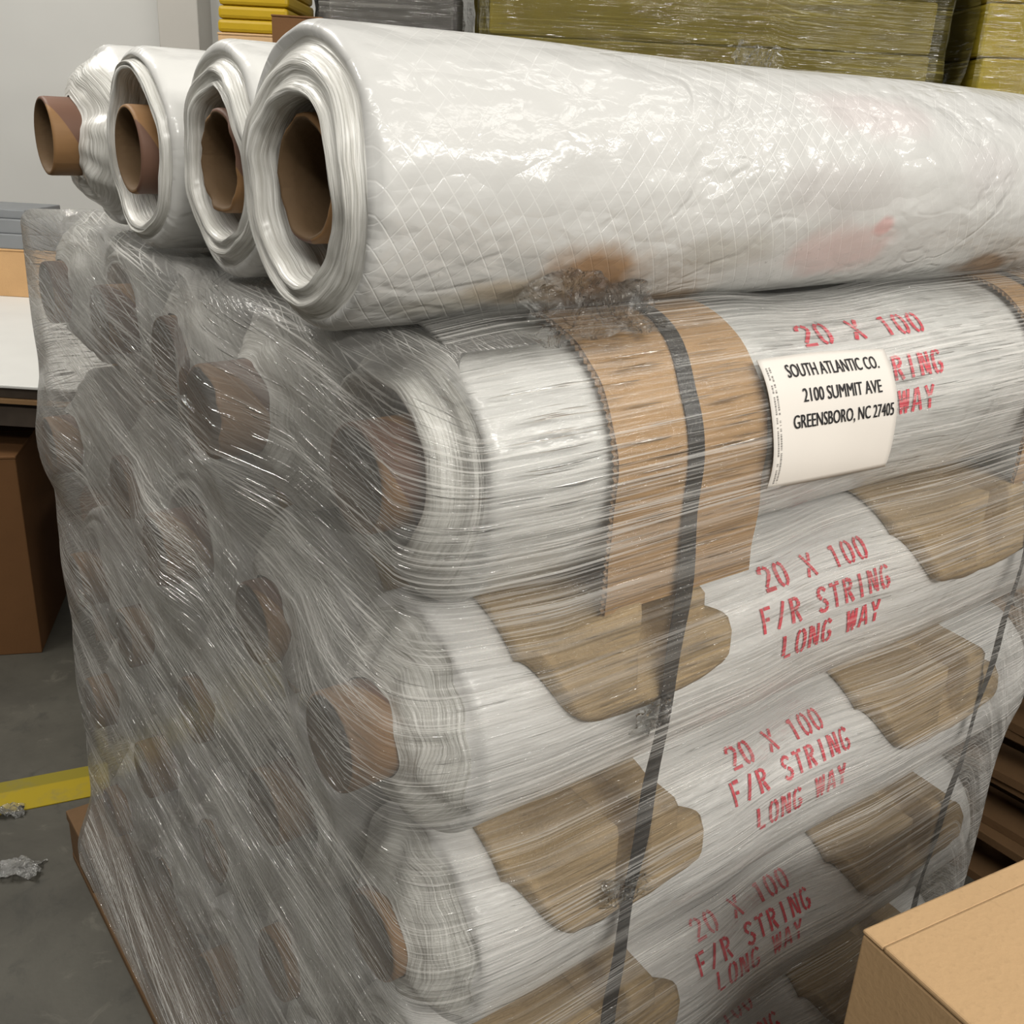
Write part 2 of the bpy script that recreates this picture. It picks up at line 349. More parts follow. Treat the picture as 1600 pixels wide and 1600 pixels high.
# ------------------------------------------------------------------ rolls
LAY_Z = [1.18, 0.945, 0.71, 0.475, 0.24]
PITCH = 0.237
R_P = 0.113
def rdisp(x, a, seed, amp):
    ca, sa = math.cos(a), math.sin(a)
    return amp * (1.0 * nz(x * 2.2 + seed, ca * 1.3 + seed * 1.7, sa * 1.3) + 0.35 * nz(x * 6 + seed, ca * 2.5, sa * 2.5 + seed) + 0.12 * nz(x * 14, ca * 6 + seed, sa * 6))
def sheet_roll(L, R, rin, x0, seed, amp=0.003, nax=60, nang=72, style='open', cone=0.0, off=(0, 0), mats=(SHEET, EDGE), far=True):
    """wound sheet: deep inner hole, rippled end ring, rounded lip, long body. axis = +X, a = 0 faces -Y"""
    rc = 0.0465
    prof = []          # (x, r, material)
    if style == 'open':
        prof += [(x0 + 0.16, rc, 1), (x0 + 0.10, rc + 0.35 * (rin - rc), 1), (x0 + 0.045, rc + 0.8 * (rin - rc), 1), (x0 + 0.015, rin * 0.985, 1), (x0 + 0.004, rin, 1), (x0, rin + 0.004, 1)]
        n = 10
        for i in range(1, n + 1):
            t = i / n; prof.append((x0 + cone * t + 0.004 * math.sin(t * 9 + seed) , lerp(rin + 0.004, R - 0.010, t), 1))
    else:              # bagged: gathered film closing onto the core
        prof += [(x0 - 0.012, rc + 0.0005, 1), (x0 - 0.010, rc + 0.004, 1)]
        n = 9
        for i in range(1, n + 1):
            t = i / n; prof.append((x0 - 0.008 + (cone + 0.008) * t ** 1.6, lerp(rc + 0.006, R - 0.012, t), 1))
    xc = prof[-1][0]
    for i in range(1, 5):
        t = i / 4 * PI / 2; prof.append((xc + 0.012 * (1 - math.cos(t)), R - 0.010 + 0.010 * math.sin(t), 0))
    xs = prof[-1][0]
    for i in range(1, nax + 1):
        prof.append((xs + (L - xs - 0.012) * i / nax, R, 0))
    prof += [(L - 0.004, R - 0.004, 0), (L, R - 0.012, 1), (L - 0.002, (R + rc) / 2, 1), (L, rc, 1)]
    V, UV, F, MI = [], [], [], []
    s = 0.0; sl = 0.0; np_ = len(prof)
    for j, (x, r, m) in enumerate(prof):
        if j: s += math.hypot(x - prof[j - 1][0], r - prof[j - 1][1])
        for i in range(nang + 1):
            a = 2 * PI * i / nang
            ca, sa = math.cos(a), math.sin(a)
            dr = rdisp(x, a, seed, amp); dx = 0.0
            w = max(0.0, min(1.0, (r - rin) / max(1e-6, R - rin)))
            if m == 1 and x < L * 0.5:
                dx = 0.007 * nz(ca * 1.1 + seed, sa * 1.1, r * 16) + 0.0016 * nz(ca * 3, sa * 3 + seed, r * 150)
                dr += 0.005 * nz(ca * 1.3 + seed * 3, sa * 1.8, r * 8) * (1 - w) * min(1, (r - rc) / 0.012)
                if style != 'open':
                    dx += 0.010 * nz(ca * 3 + seed, sa * 3, r * 40) * min(1, (r - rc) / 0.02)
            ox, oy = off[0] * (1 - w) * min(1, max(0, (r - rc) / 0.01)), off[1] * (1 - w) * min(1, max(0, (r - rc) / 0.01))
            V.append((x + dx, -(r + dr) * ca + ox, (r + dr) * sa + oy)); UV.append((x if m == 0 else s, (a if a <= PI else a - 2 * PI) * R if i < nang else 0.0))
    n1 = nang + 1
    LUV = []
    for j in range(np_ - 1):
        for i in range(nang):
            F.append((j * n1 + i, j * n1 + i + 1, (j + 1) * n1 + i + 1, (j + 1) * n1 + i))
            MI.append(1 if (prof[j][2] == 1 and prof[j + 1][2] == 1) else 0)
            a0 = 2 * PI * i / nang; a1 = 2 * PI * (i + 1) / nang
            if a0 >= PI - 1e-6: a0 -= 2 * PI; a1 -= 2 * PI
            u0, u1 = UV[j * n1][0], UV[(j + 1) * n1][0]
            if prof[j][2] != prof[j + 1][2]: u0 = prof[j][0] if MI[-1] == 0 else u0
            LUV += [(u0, a0 * R), (u0, a1 * R), (u1, a1 * R), (u1, a0 * R)]
    return V, F, LUV, MI
def core_tube(x0, L, seed, crush=0.0, nang=48):
    ro, ri = 0.0455, 0.0395
    prof = [(x0 + L, ri), (x0 + 0.5, ri), (x0 + 0.2, ri), (x0 + 0.06, ri), (x0 + 0.012, ri), (x0 + 0.001, ri + 0.001), (x0, ri + 0.003), (x0 + 0.001, ro - 0.0008), (x0 + 0.004, ro), (x0 + 0.02, ro), (x0 + 0.06, ro), (x0 + 0.2, ro), (x0 + L, ro)]
    V, F, LUV = [], [], []
    n1 = nang + 1
    for (x, r) in prof:
        k = max(0.0, 1 - (x - x0) / 0.07)
        for i in range(n1):
            a = 2 * PI * (i % nang) / nang; ca, sa = math.cos(a), math.sin(a)
            q = 1 + crush * k * (0.9 * nz(ca * 1.2 + seed, sa * 1.2, 3) + 0.15 * nz(ca * 3 + seed, sa * 3, 9))
            dx = crush * k * 0.05 * nz(ca * 3, sa * 3 + seed, 5)
            V.append((x + dx, -r * ca * q, r * sa * q))
    for j in range(len(prof) - 1):
        for i in range(nang):
            F.append((j * n1 + i, j * n1 + i + 1, (j + 1) * n1 + i + 1, (j + 1) * n1 + i))
            for (jj, ii) in ((j, i), (j, i + 1), (j + 1, i + 1), (j + 1, i)): LUV.append((prof[jj][0], 2 * PI * ii / nang * 0.045))
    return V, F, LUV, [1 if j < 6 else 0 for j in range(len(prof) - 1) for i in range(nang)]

GLY = {
 '2': [[(.3,4.4),(.7,5.5),(1.7,5.8)], [(2.2,5.7),(3.3,5.0),(3.3,4.0),(2.2,2.6),(.9,1.1)], [(.3,.4),(3.7,.4)]],
 '0': [[(1.6,5.8),(.7,4.9),(.5,3),(.7,1.1),(1.6,.2)], [(2.4,5.8),(3.3,4.9),(3.5,3),(3.3,1.1),(2.4,.2)]],
 'X': [[(.4,5.8),(3.6,.2)], [(3.5,5.8),(2.5,3.8)], [(1.5,2.2),(.5,.2)]],
 '1': [[(1.0,4.9),(1.6,5.5)], [(2.1,5.8),(2.1,.2)]],
 'F': [[(.8,5.8),(.8,.2)], [(1.6,5.5),(3.6,5.5)], [(1.6,3.1),(2.8,3.1)]],
 '/': [[(.5,.2),(3.3,5.8)]],
 'R': [[(.8,5.8),(.8,.2)], [(1.6,5.5),(2.7,5.4),(3.3,4.6),(3.0,3.6),(1.6,3.1)], [(2.1,2.6),(3.5,.2)]],
 'S': [[(3.4,4.8),(2.6,5.6),(1.4,5.6),(.6,4.6),(1.0,3.7),(1.7,3.3)], [(2.2,2.9),(3.2,2.3),(3.5,1.4),(2.7,.4),(1.4,.4),(.5,1.2)]],
 'T': [[(.2,5.5),(1.5,5.5)], [(2.5,5.5),(3.8,5.5)], [(2,5.5),(2,.2)]],
 'I': [[(2,5.8),(2,.2)]],
 'N': [[(.6,.2),(.6,5.8)], [(1.3,5.4),(2.8,.8)], [(3.5,.2),(3.5,5.8)]],
 'G': [[(3.4,4.8),(2.8,5.5),(2.2,5.7)], [(1.6,5.7),(.7,4.8),(.5,3),(.7,1.1),(1.6,.3)], [(2.2,.3),(3.3,1.0),(3.4,2.5)], [(2.3,2.6),(3.4,2.6)]],
 'L': [[(.8,5.8),(.8,.9)], [(1.3,.4),(3.5,.4)]],
 'W': [[(.3,5.8),(1.0,.2)], [(1.9,5.0),(1.4,1.2)], [(2.1,5.6),(2.8,.2)], [(3.7,5.8),(3.2,1.2)]],
 'A': [[(.4,.2),(1.7,5.6)], [(2.3,5.8),(3.6,.2)], [(1.5,1.9),(2.6,1.9)]],
 'Y': [[(.5,5.8),(1.8,3.2)], [(3.5,5.8),(2.3,3.4)], [(2,2.6),(2,.2)]],
}
GLY['O'] = GLY['0']
def stencil(lines, R, seed, amp, parent):
    """lines: (text, x_left, x_right, elevation of centre deg, height m); strokes bent over the roll"""
    def put(x, s): # s = arc height from equator
        a = s / R; r = R + rdisp(x, a, seed, amp) + 0.0012
        V.append((x, -r * math.cos(a), r * math.sin(a))); return len(V) - 1
    for (txt, xl, xr, el, hgt) in lines:
        V, F = [], []
        n = len(txt); ux = (xr - xl) / (n * 5 - 1); uy = hgt / 6; s0 = math.radians(el) * R - hgt / 2
        for ci, ch in enumerate(txt):
            if ch == ' ': continue
            for pl in GLY[ch]:
                for q in range(len(pl) - 1):
                    (ax, ay), (bx, by) = pl[q], pl[q + 1]
                    dx, dy = bx - ax, by - ay; l = math.hypot(dx, dy)
                    w = 0.52 * (0.85 + 0.3 * rnd.random())
                    nx, ny = -dy / l * w, dx / l * w * 0.8
                    N = max(1, int(l / 1.2)); prev = None
                    for t in range(N + 1):
                        px, py = ax + dx * t / N, ay + dy * t / N
                        cur = (put(xl + (ci * 5 + px + nx) * ux, s0 + (py + ny) * uy), put(xl + (ci * 5 + px - nx) * ux, s0 + (py - ny) * uy))
                        if prev: F.append((prev[0], prev[1], cur[1], cur[0]))
                        prev = cur
        tag(mesh('stencil_print', V, F, RED, parent), 'red stencilled lettering')

def add_roll(name, loc, L, R, rin, x0, prot, seed, label, group, cat='plastic sheeting roll', rx=0.0, coremat=0, crush=0.0, **kw):
    t = empty(name, loc); t.rotation_euler = (rx, 0, 0)
    tag(t, label, cat, group)
    V, F, U, MI = sheet_roll(L, R, rin, x0, seed, **kw)
    mats = kw.get('mats', (SHEET, EDGE))
    mesh('sheet', V, F, list(mats), t, {'roll': U}, midx=MI)
    V, F, U, MI = core_tube(prot, L - prot - 0.02, seed, crush)
    c = mesh('core', V, F, [CORES[coremat], INNER_SHADE], t, {'roll': U}, midx=MI); c.rotation_euler = (seed * 1.9, 0, 0); tag(c, 'brown spiral-wound cardboard core')
    return t

ORD = ['top', 'second', 'third', 'fourth', 'bottom']
COLN = ['front column', 'second column from the front', 'middle column', 'fourth column from the front', 'rear column']
PROT = {(0,0): -0.012, (0,1): -0.045, (0,2): 0.0, (0,3): -0.004, (0,4): -0.012, (1,0): -0.040, (1,1): -0.008, (1,2): -0.030, (1,3): 0.0, (1,4): -0.035,
        (2,0): 0.0, (2,1): -0.006, (2,2): -0.004, (2,3): -0.015, (2,4): -0.02, (3,0): 0.0, (3,1): -0.004, (3,2): 0.01, (3,3): -0.008, (3,4): -0.02,
        (4,0): 0.0, (4,1): 0.0, (4,2): -0.008, (4,3): 0.012, (4,4): -0.01}
LEN = [1.16, 1.13, 1.04, 0.975, 0.965]
PRINT = {0: [('20 X 100', 0.428, 0.632, 52, 0.026), ('F/R STRING', 0.405, 0.640, 28, 0.027), ('LONG WAY', 0.435, 0.618, 10, 0.026)],
         1: [('20 X 100', 0.408, 0.585, 43, 0.027), ('F/R STRING', 0.390, 0.612, 23, 0.028), ('LONG WAY', 0.420, 0.592, 5, 0.027)],
         2: [('20 X 100', 0.412, 0.575, 50, 0.027), ('F/R STRING', 0.396, 0.607, 32, 0.028), ('LONG WAY', 0.428, 0.592, 12, 0.027)],
         3: [('20 X 100', 0.392, 0.565, 50, 0.026), ('F/R STRING', 0.380, 0.588, 32, 0.028), ('LONG WAY', 0.405, 0.565, 16, 0.027)],
         4: [('20 X 100', 0.392, 0.560, 62, 0.026), ('F/R STRING', 0.380, 0.588, 40, 0.028), ('LONG WAY', 0.405, 0.565, 20, 0.027)]}
for kz in range(5):
    for i in range(5):
        seed = 3.1 + kz * 5.3 + i * 1.7
        front = i == 0
        lab = f'white sheeting roll under stretch film, {ORD[kz]} wrapped layer, {COLN[i]}'
        st = 'open' if (kz, i) in ((0, 0),) else ('bag' if (kz + i) % 3 else 'open')
        if (kz, i) in ((1, 0), (2, 0)): st = 'bag'
        kw = dict(style=st, cone=0.030 if (kz, i) == (0, 0) else (0.028 if st == 'bag' else 0.012), amp=0.0026 if front else 0.003,
                  nax=70 if front else 8, nang=80 if front else 48, mats=(SHEET_SOFT if kz else SHEET, EDGE))
        if (kz, i) == (0, 0): kw['off'] = (0.012, 0.002); kw['nax'] = 110; kw['nang'] = 112
        x0 = 0.008 if (kz, i) == (0, 0) else (PROT[(kz, i)] + (0.045 if st == 'bag' else 0.03))
        x0 = max(0.014, min(0.026, x0))
        r = add_roll('sheeting_roll', (0, PITCH * i, LAY_Z[kz]), LEN[kz] + (0 if front else -0.03), R_P, 0.070 if st == 'open' else 0.06, x0, PROT[(kz, i)], seed, lab,
                     'white sheeting rolls wrapped on the pallet', coremat=(kz + 2 * i) % 4, crush=0.06 if (kz * 3 + i) % 4 == 1 else 0.0, **kw)
        if front: stencil(PRINT[kz], R_P, seed, kw['amp'], r)
# four loose rolls on top
TOPG = 'loose white sheeting rolls lying on top of the load'
add_roll('sheeting_roll', (0, 0.030, 1.403), 1.5, 0.1055, 0.062, -0.048, -0.034, 31.3, 'large clear-bagged white sheeting roll on top at the front, scuffed underneath', TOPG,
         coremat=1, crush=0.05, nax=170, nang=150, amp=0.0042, cone=0.012, off=(-0.004, -0.006), mats=(SHEET_BAG, EDGE))
add_roll('sheeting_roll', (0, 0.262, 1.402), 1.45, 0.103, 0.064, -0.012, -0.006, 44.7, 'white sheeting roll on top with crushed core, second from the front', TOPG,
         coremat=2, crush=0.06, nax=50, nang=110, amp=0.004, cone=0.012, off=(0.0, -0.004), mats=(SHEET, EDGE))
add_roll('sheeting_roll', (0, 0.490, 1.402), 1.45, 0.103, 0.077, -0.012, -0.016, 57.9, 'white sheeting roll on top with wide hollow around its core, third from front', TOPG,
         coremat=3, nax=50, nang=110, amp=0.003, cone=0.012, mats=(SHEET, EDGE))
add_roll('sheeting_roll', (0, 0.715, 1.406), 1.45, 0.107, 0.07, -0.002, -0.046, 63.2, 'white sheeting roll on top with crumpled film gathered round its sticking-out core, rearmost', TOPG,
         coremat=0, nax=50, nang=110, amp=0.004, style='bag', cone=0.03, mats=(SHEET, EDGE))

# ------------------------------------------------------------------ moulded pulp cradles between the layers
def cradle(kz, xa, xb, seed, label, zoff=0.0):
    zc = LAY_Z[kz + 1]        # lower layer centre
    W = xb - xa; NX = 44; NA = 26; NY = 70
    g = 0.0025
    V, F = [], []
    def lobe(x):
        u = (x - xa) / W
        l1 = sst(-0.05, 0.36, u) ** 0.8 * (1 - sst(0.44, 0.485, u)); l2 = sst(0.60, 0.645, u) * (1 - 0.25 * sst(0.7, 1.0, u)) * (1 - sst(0.96, 1.0, u))
        return max(l1, l2), max(l1, l2 * 0.9)
    rows = []
    for ix in range(NX + 1):
        x = xa + W * ix / NX; lb, hgt = lobe(x)
        low, up = [], []
        dip = 0.012 * math.sin((x - xa) / W * PI) + 0.004 * nz(x * 30 + seed, 1.0)
        # front apron, angle from just under the equator up to the crest
        u_ = (x - xa) / W; amin = math.radians(13) - dip / R_P + 0.55 * (1 - sst(0.0, 0.30, u_)) ** 2 + 0.25 * sst(0.93, 1.0, u_) ** 2
        for k in range(NA + 1):
            a = lerp(amin, PI / 2, k / NA)
            ri = R_P + g; ca, sa = math.cos(a), math.sin(a)
            z_l, y_l = ri * sa, -ri * ca
            ro = ri + 0.005
            # lobes: outer face stands upright at y = -0.123, capped under the upper roll
            rl = 0.1265 / max(ca, 0.05) if sa < 0.25 else 0.1245 / max(ca, 0.05)
            rl = min(rl, (0.124 - 0.010 * (1 - hgt)) / max(sa, 0.02))
            disc = (0.235 * sa) ** 2 - (0.235 ** 2 - (R_P + g) ** 2)
            if disc > 0: rl = min(rl, 0.235 * sa - math.sqrt(disc))
            rl = max(rl, ro)
            da = a - amin; lip = 0.006 * math.exp(-((da - 0.07) / 0.06) ** 2)
            mix = lb * sst(-0.02, 0.10, da)
            r = lerp(ro, rl, mix) + lip * (1 - mix) + 0.0012 * nz(x * 60 + seed, a * 8)
            xs_ = x - 0.16 * W * sst(0.5, 1.0, u_) * sst(0.10, 0.35, da)
            low.append((xs_, y_l, zc + z_l)); up.append((xs_, -r * ca, zc + r * sa))
        # rest: scalloped sheet running back through the stack
        yend = 4 * PITCH + 0.10
        for k in range(1, NY + 1):
            y = yend * k / NY
            c = round(y / PITCH); d = y - min(4, c) * PITCH
            zl = math.sqrt(max(0.0, (R_P + g) ** 2 - d * d)) if abs(d) < R_P + g else 0.02
            zl = max(zl, 0.055)
            zu = 0.235 - (math.sqrt(max(0.0, (R_P + g) ** 2 - d * d)) if abs(d) < R_P + g else 0.02)
            zu = min(zu, 0.18); zu = max(zl + 0.003, min(zu, zl + 0.006 + 0.09 * lb))
            xs_ = x - 0.16 * W * sst(0.5, 1.0, u_); low.append((xs_, y, zc + zl)); up.append((xs_, y, zc + zu))
        rows.append((low, up))
    M = NA + 1 + NY
    for low, up in rows: V += low + up
    S = 2 * M
    for ix in range(NX):
        a, b = ix * S, (ix + 1) * S
        for j in range(M - 1):
            F.append((a + j, a + j + 1, b + j + 1, b + j)); F.append((a + M + j, b + M + j, b + M + j + 1, a + M + j + 1))
        F.append((a, b, b + M, a + M)); F.append((a + M - 1, a + 2 * M - 1, b + 2 * M - 1, b + M - 1))
    for ix, fl in ((0, False), (NX, True)):
        a = ix * S
        for j in range(M - 1):
            q = (a + j, a + M + j, a + M + j + 1, a + j + 1); F.append(q if not fl else q[::-1])
    o = mesh('pulp_cradle', V, F, PULP); tag(o, label, 'roll cradle', 'moulded pulp cradles between the roll layers'); return o
for kz in range(4):
    nm = [('top', 'second'), ('second', 'third'), ('third', 'fourth'), ('fourth', 'bottom')][kz]
    cradle(kz, 0.092, 0.335, kz * 3.3, f'brown moulded pulp cradle near the roll ends, between {nm[0]} and {nm[1]} wrapped layers')
    cradle(kz, 0.635, 0.925, kz * 4.1 + 1, f'brown moulded pulp cradle at the right-hand strap, between {nm[0]} and {nm[1]} wrapped layers')

# ------------------------------------------------------------------ corrugated edge protectors over the top front roll
def protector(xa, xb, label):
    N = 60; V, UVv, F, MI = [], [], [], []
    path = []       # (y, z) rel to roll centre, from the top down
    r = R_P + 0.005
    for k in range(N + 1):
        t = k / N
        if t < 0.62:
            a = math.radians(lerp(96, 2, t / 0.62)); path.append((-r * math.cos(a), r * math.sin(a), -math.cos(a), math.sin(a)))
        else:
            q = (t - 0.62) / 0.38; path.append((-r + 0.002 * q, 0.004 - 0.118 * q, -1, 0))
    s = 0; th = 0.004; NXp = 10
    vs = []
    for k, (y, z, ny, nz_) in enumerate(path):
        if k: s += math.hypot(y - path[k - 1][0], z - path[k - 1][1])
        for side in (0, 1):
            for ix in range(NXp + 1):
                x = lerp(xa, xb, ix / NXp) + (0.0025 * nz(s * 30, ix * 3.0, xa) if ix in (0, NXp) else 0)
                if k == N: pass
                e = th * side + 0.0012 * nz(x * 20, s * 14, 4)
                V.append((x, y + ny * e, 1.18 + z + nz_ * e)); UVv.append((x, s))
    K = 2 * (NXp + 1); n1 = NXp + 1
    for k in range(N):
        a, b = k * K, (k + 1) * K
        for ix in range(NXp):
            F.append((a + ix, b + ix, b + ix + 1, a + ix + 1)); MI.append(0)
            F.append((a + n1 + ix, a + n1 + ix + 1, b + n1 + ix + 1, b + n1 + ix)); MI.append(0)
        F.append((a, a + n1, b + n1, b)); MI.append(1); F.append((a + NXp, b + NXp, b + n1 + NXp, a + n1 + NXp)); MI.append(1)
    for k, fl in ((0, 1), (N, 0)):
        a = k * K
        for ix in range(NXp):
            q = (a + ix, a + ix + 1, a + n1 + ix + 1, a + n1 + ix); F.append(q if fl else q[::-1]); MI.append(1)
    t = empty('edge_protector', ((xa + xb) / 2, -0.1, 1.06)); tag(t, label, 'cardboard protector', 'cardboard protectors under the straps')
    o = mesh('board', V, F, [BOARD, BOARD_EDGE], t, {'roll': UVv}, midx=MI, smooth=False); o.matrix_parent_inverse = Matrix.Translation(t.location).inverted()
    # zig-zag fluting showing on the cut edge
    fv, ff = [], []
    s = 0.0; nxt = 0.0; fl = 0; L = sum(math.hypot(path[k][0] - path[k - 1][0], path[k][1] - path[k - 1][1]) for k in range(1, N + 1))
    def pt(sv):
        acc = 0
        for k in range(1, N + 1):
            d = math.hypot(path[k][0] - path[k - 1][0], path[k][1] - path[k - 1][1])
            if acc + d >= sv or k == N:
                q = min(1, (sv - acc) / d); return [lerp(path[k - 1][i], path[k][i], q) for i in range(4)]
            acc += d
    P = []
    n = int(L / 0.0034)
    for i in range(n + 1):
        y, z, ny, nzz = pt(L * i / n); e = 0.0006 if i % 2 else th - 0.0006; P.append((y + ny * e, z + nzz * e, ny, nzz))
    for i in range(n):
        for x_ in (xa - 0.0035, xa + 0.003):
            for q in (P[i], P[i + 1]):
                for d in (-0.0004, 0.0004): fv.append((x_, q[0] + q[2] * d, 1.18 + q[1] + q[3] * d))
        b = i * 8
        for q in ((0, 1, 3, 2), (4, 6, 7, 5), (0, 4, 5, 1), (2, 3, 7, 6), (0, 2, 6, 4), (1, 5, 7, 3)): ff.append(tuple(b + j for j in q))
    o = mesh('fluting', fv, ff, BOARD_EDGE, t, smooth=False); o.matrix_parent_inverse = Matrix.Translation(t.location).inverted()
protector(0.157, 0.338, 'tan corrugated cardboard protector bent over the top wrapped roll beside the address label')
protector(0.822, 0.99, 'tan corrugated cardboard protector under the right-hand strap, at the right edge of view')

# ------------------------------------------------------------------ black straps
def strap(xtop, xs, w, label):
    """runs over the protector, then straight down to the pallet; xs(z) gives the sideways drift"""
    path = []
    r = R_P + 0.0105
    for k in range(26):
        a = math.radians(lerp(112, 0, k / 25)); path.append((-r * math.cos(a), 1.18 + r * math.sin(a), -math.cos(a), math.sin(a)))
    for k in range(1, 60):
        z = 1.18 - (1.18 - 0.03) * k / 59; y = -r - 0.0025 * sst(0, 6, k) + 0.0012 * math.sin(k * 0.9); path.append((y, z, -1, 0))
    V, F = [], []
    for k, (y, z, ny, nzz) in enumerate(path):
        xc = xs(z) if z < 1.18 or True else xtop
        tw = 0.004 * math.sin(k * 0.55) if k > 26 else 0
        for e in (0, 0.0009):
            for sgn in (-1, 1):
                V.append((xc + sgn * w / 2, y + ny * e + tw * sgn * 0.25, z + nzz * e))
        if k:
            a, b = (k - 1) * 4, k * 4
            F += [(a, a + 1, b + 1, b), (a + 2, b + 2, b + 3, a + 3), (a, b, b + 2, a + 2), (a + 1, a + 3, b + 3, b + 1)]
    F += [(0, 2, 3, 1)]; n = len(V); F.append((n - 4, n - 3, n - 1, n - 2))
    o = mesh('strap', V, F, STRAP, smooth=False); tag(o, label, 'strap', 'black strapping bands'); return o
strap(0.24, lambda z: 0.2445 + 0.02 * sst(1.24, 1.31, z) - 0.037 * sst(1.10, 0.55, z), 0.0185, 'black plastic strap running down beside the address label over the cardboard protector')
strap(0.88, lambda z: 0.885 - 0.085 * sst(1.05, 0.2, z) , 0.013, 'black plastic strap at the right-hand end of the load')

# ------------------------------------------------------------------ pallet
pal = empty('pallet', (0.5, 0.47, 0)); tag(pal, 'brown wooden pallet carrying the wrapped rolls', 'pallet')
PX = (-0.045, 1.06); PY = (-0.15, 1.165)
def pb(name, lo, hi):
    o = MB().box(lo, hi).build(name, WOOD, pal, bevel=0.003); o.matrix_parent_inverse = Matrix.Translation(pal.location).inverted(); return o
for i in range(8):
    xa = lerp(PX[0], PX[1] - 0.10, i / 7); pb('deck_board', (xa, PY[0], 0.098), (xa + 0.10, PY[1], 0.120))
for xa in (PX[0] + 0.002, 0.46, PX[1] - 0.092):
    pb('bottom_board', (xa, PY[0], 0.0), (xa + 0.09, PY[1], 0.018))
    for ya in (PY[0] + 0.005, 0.44, PY[1] - 0.145): pb('block', (xa, ya, 0.018), (xa + 0.09, ya + 0.14, 0.098))

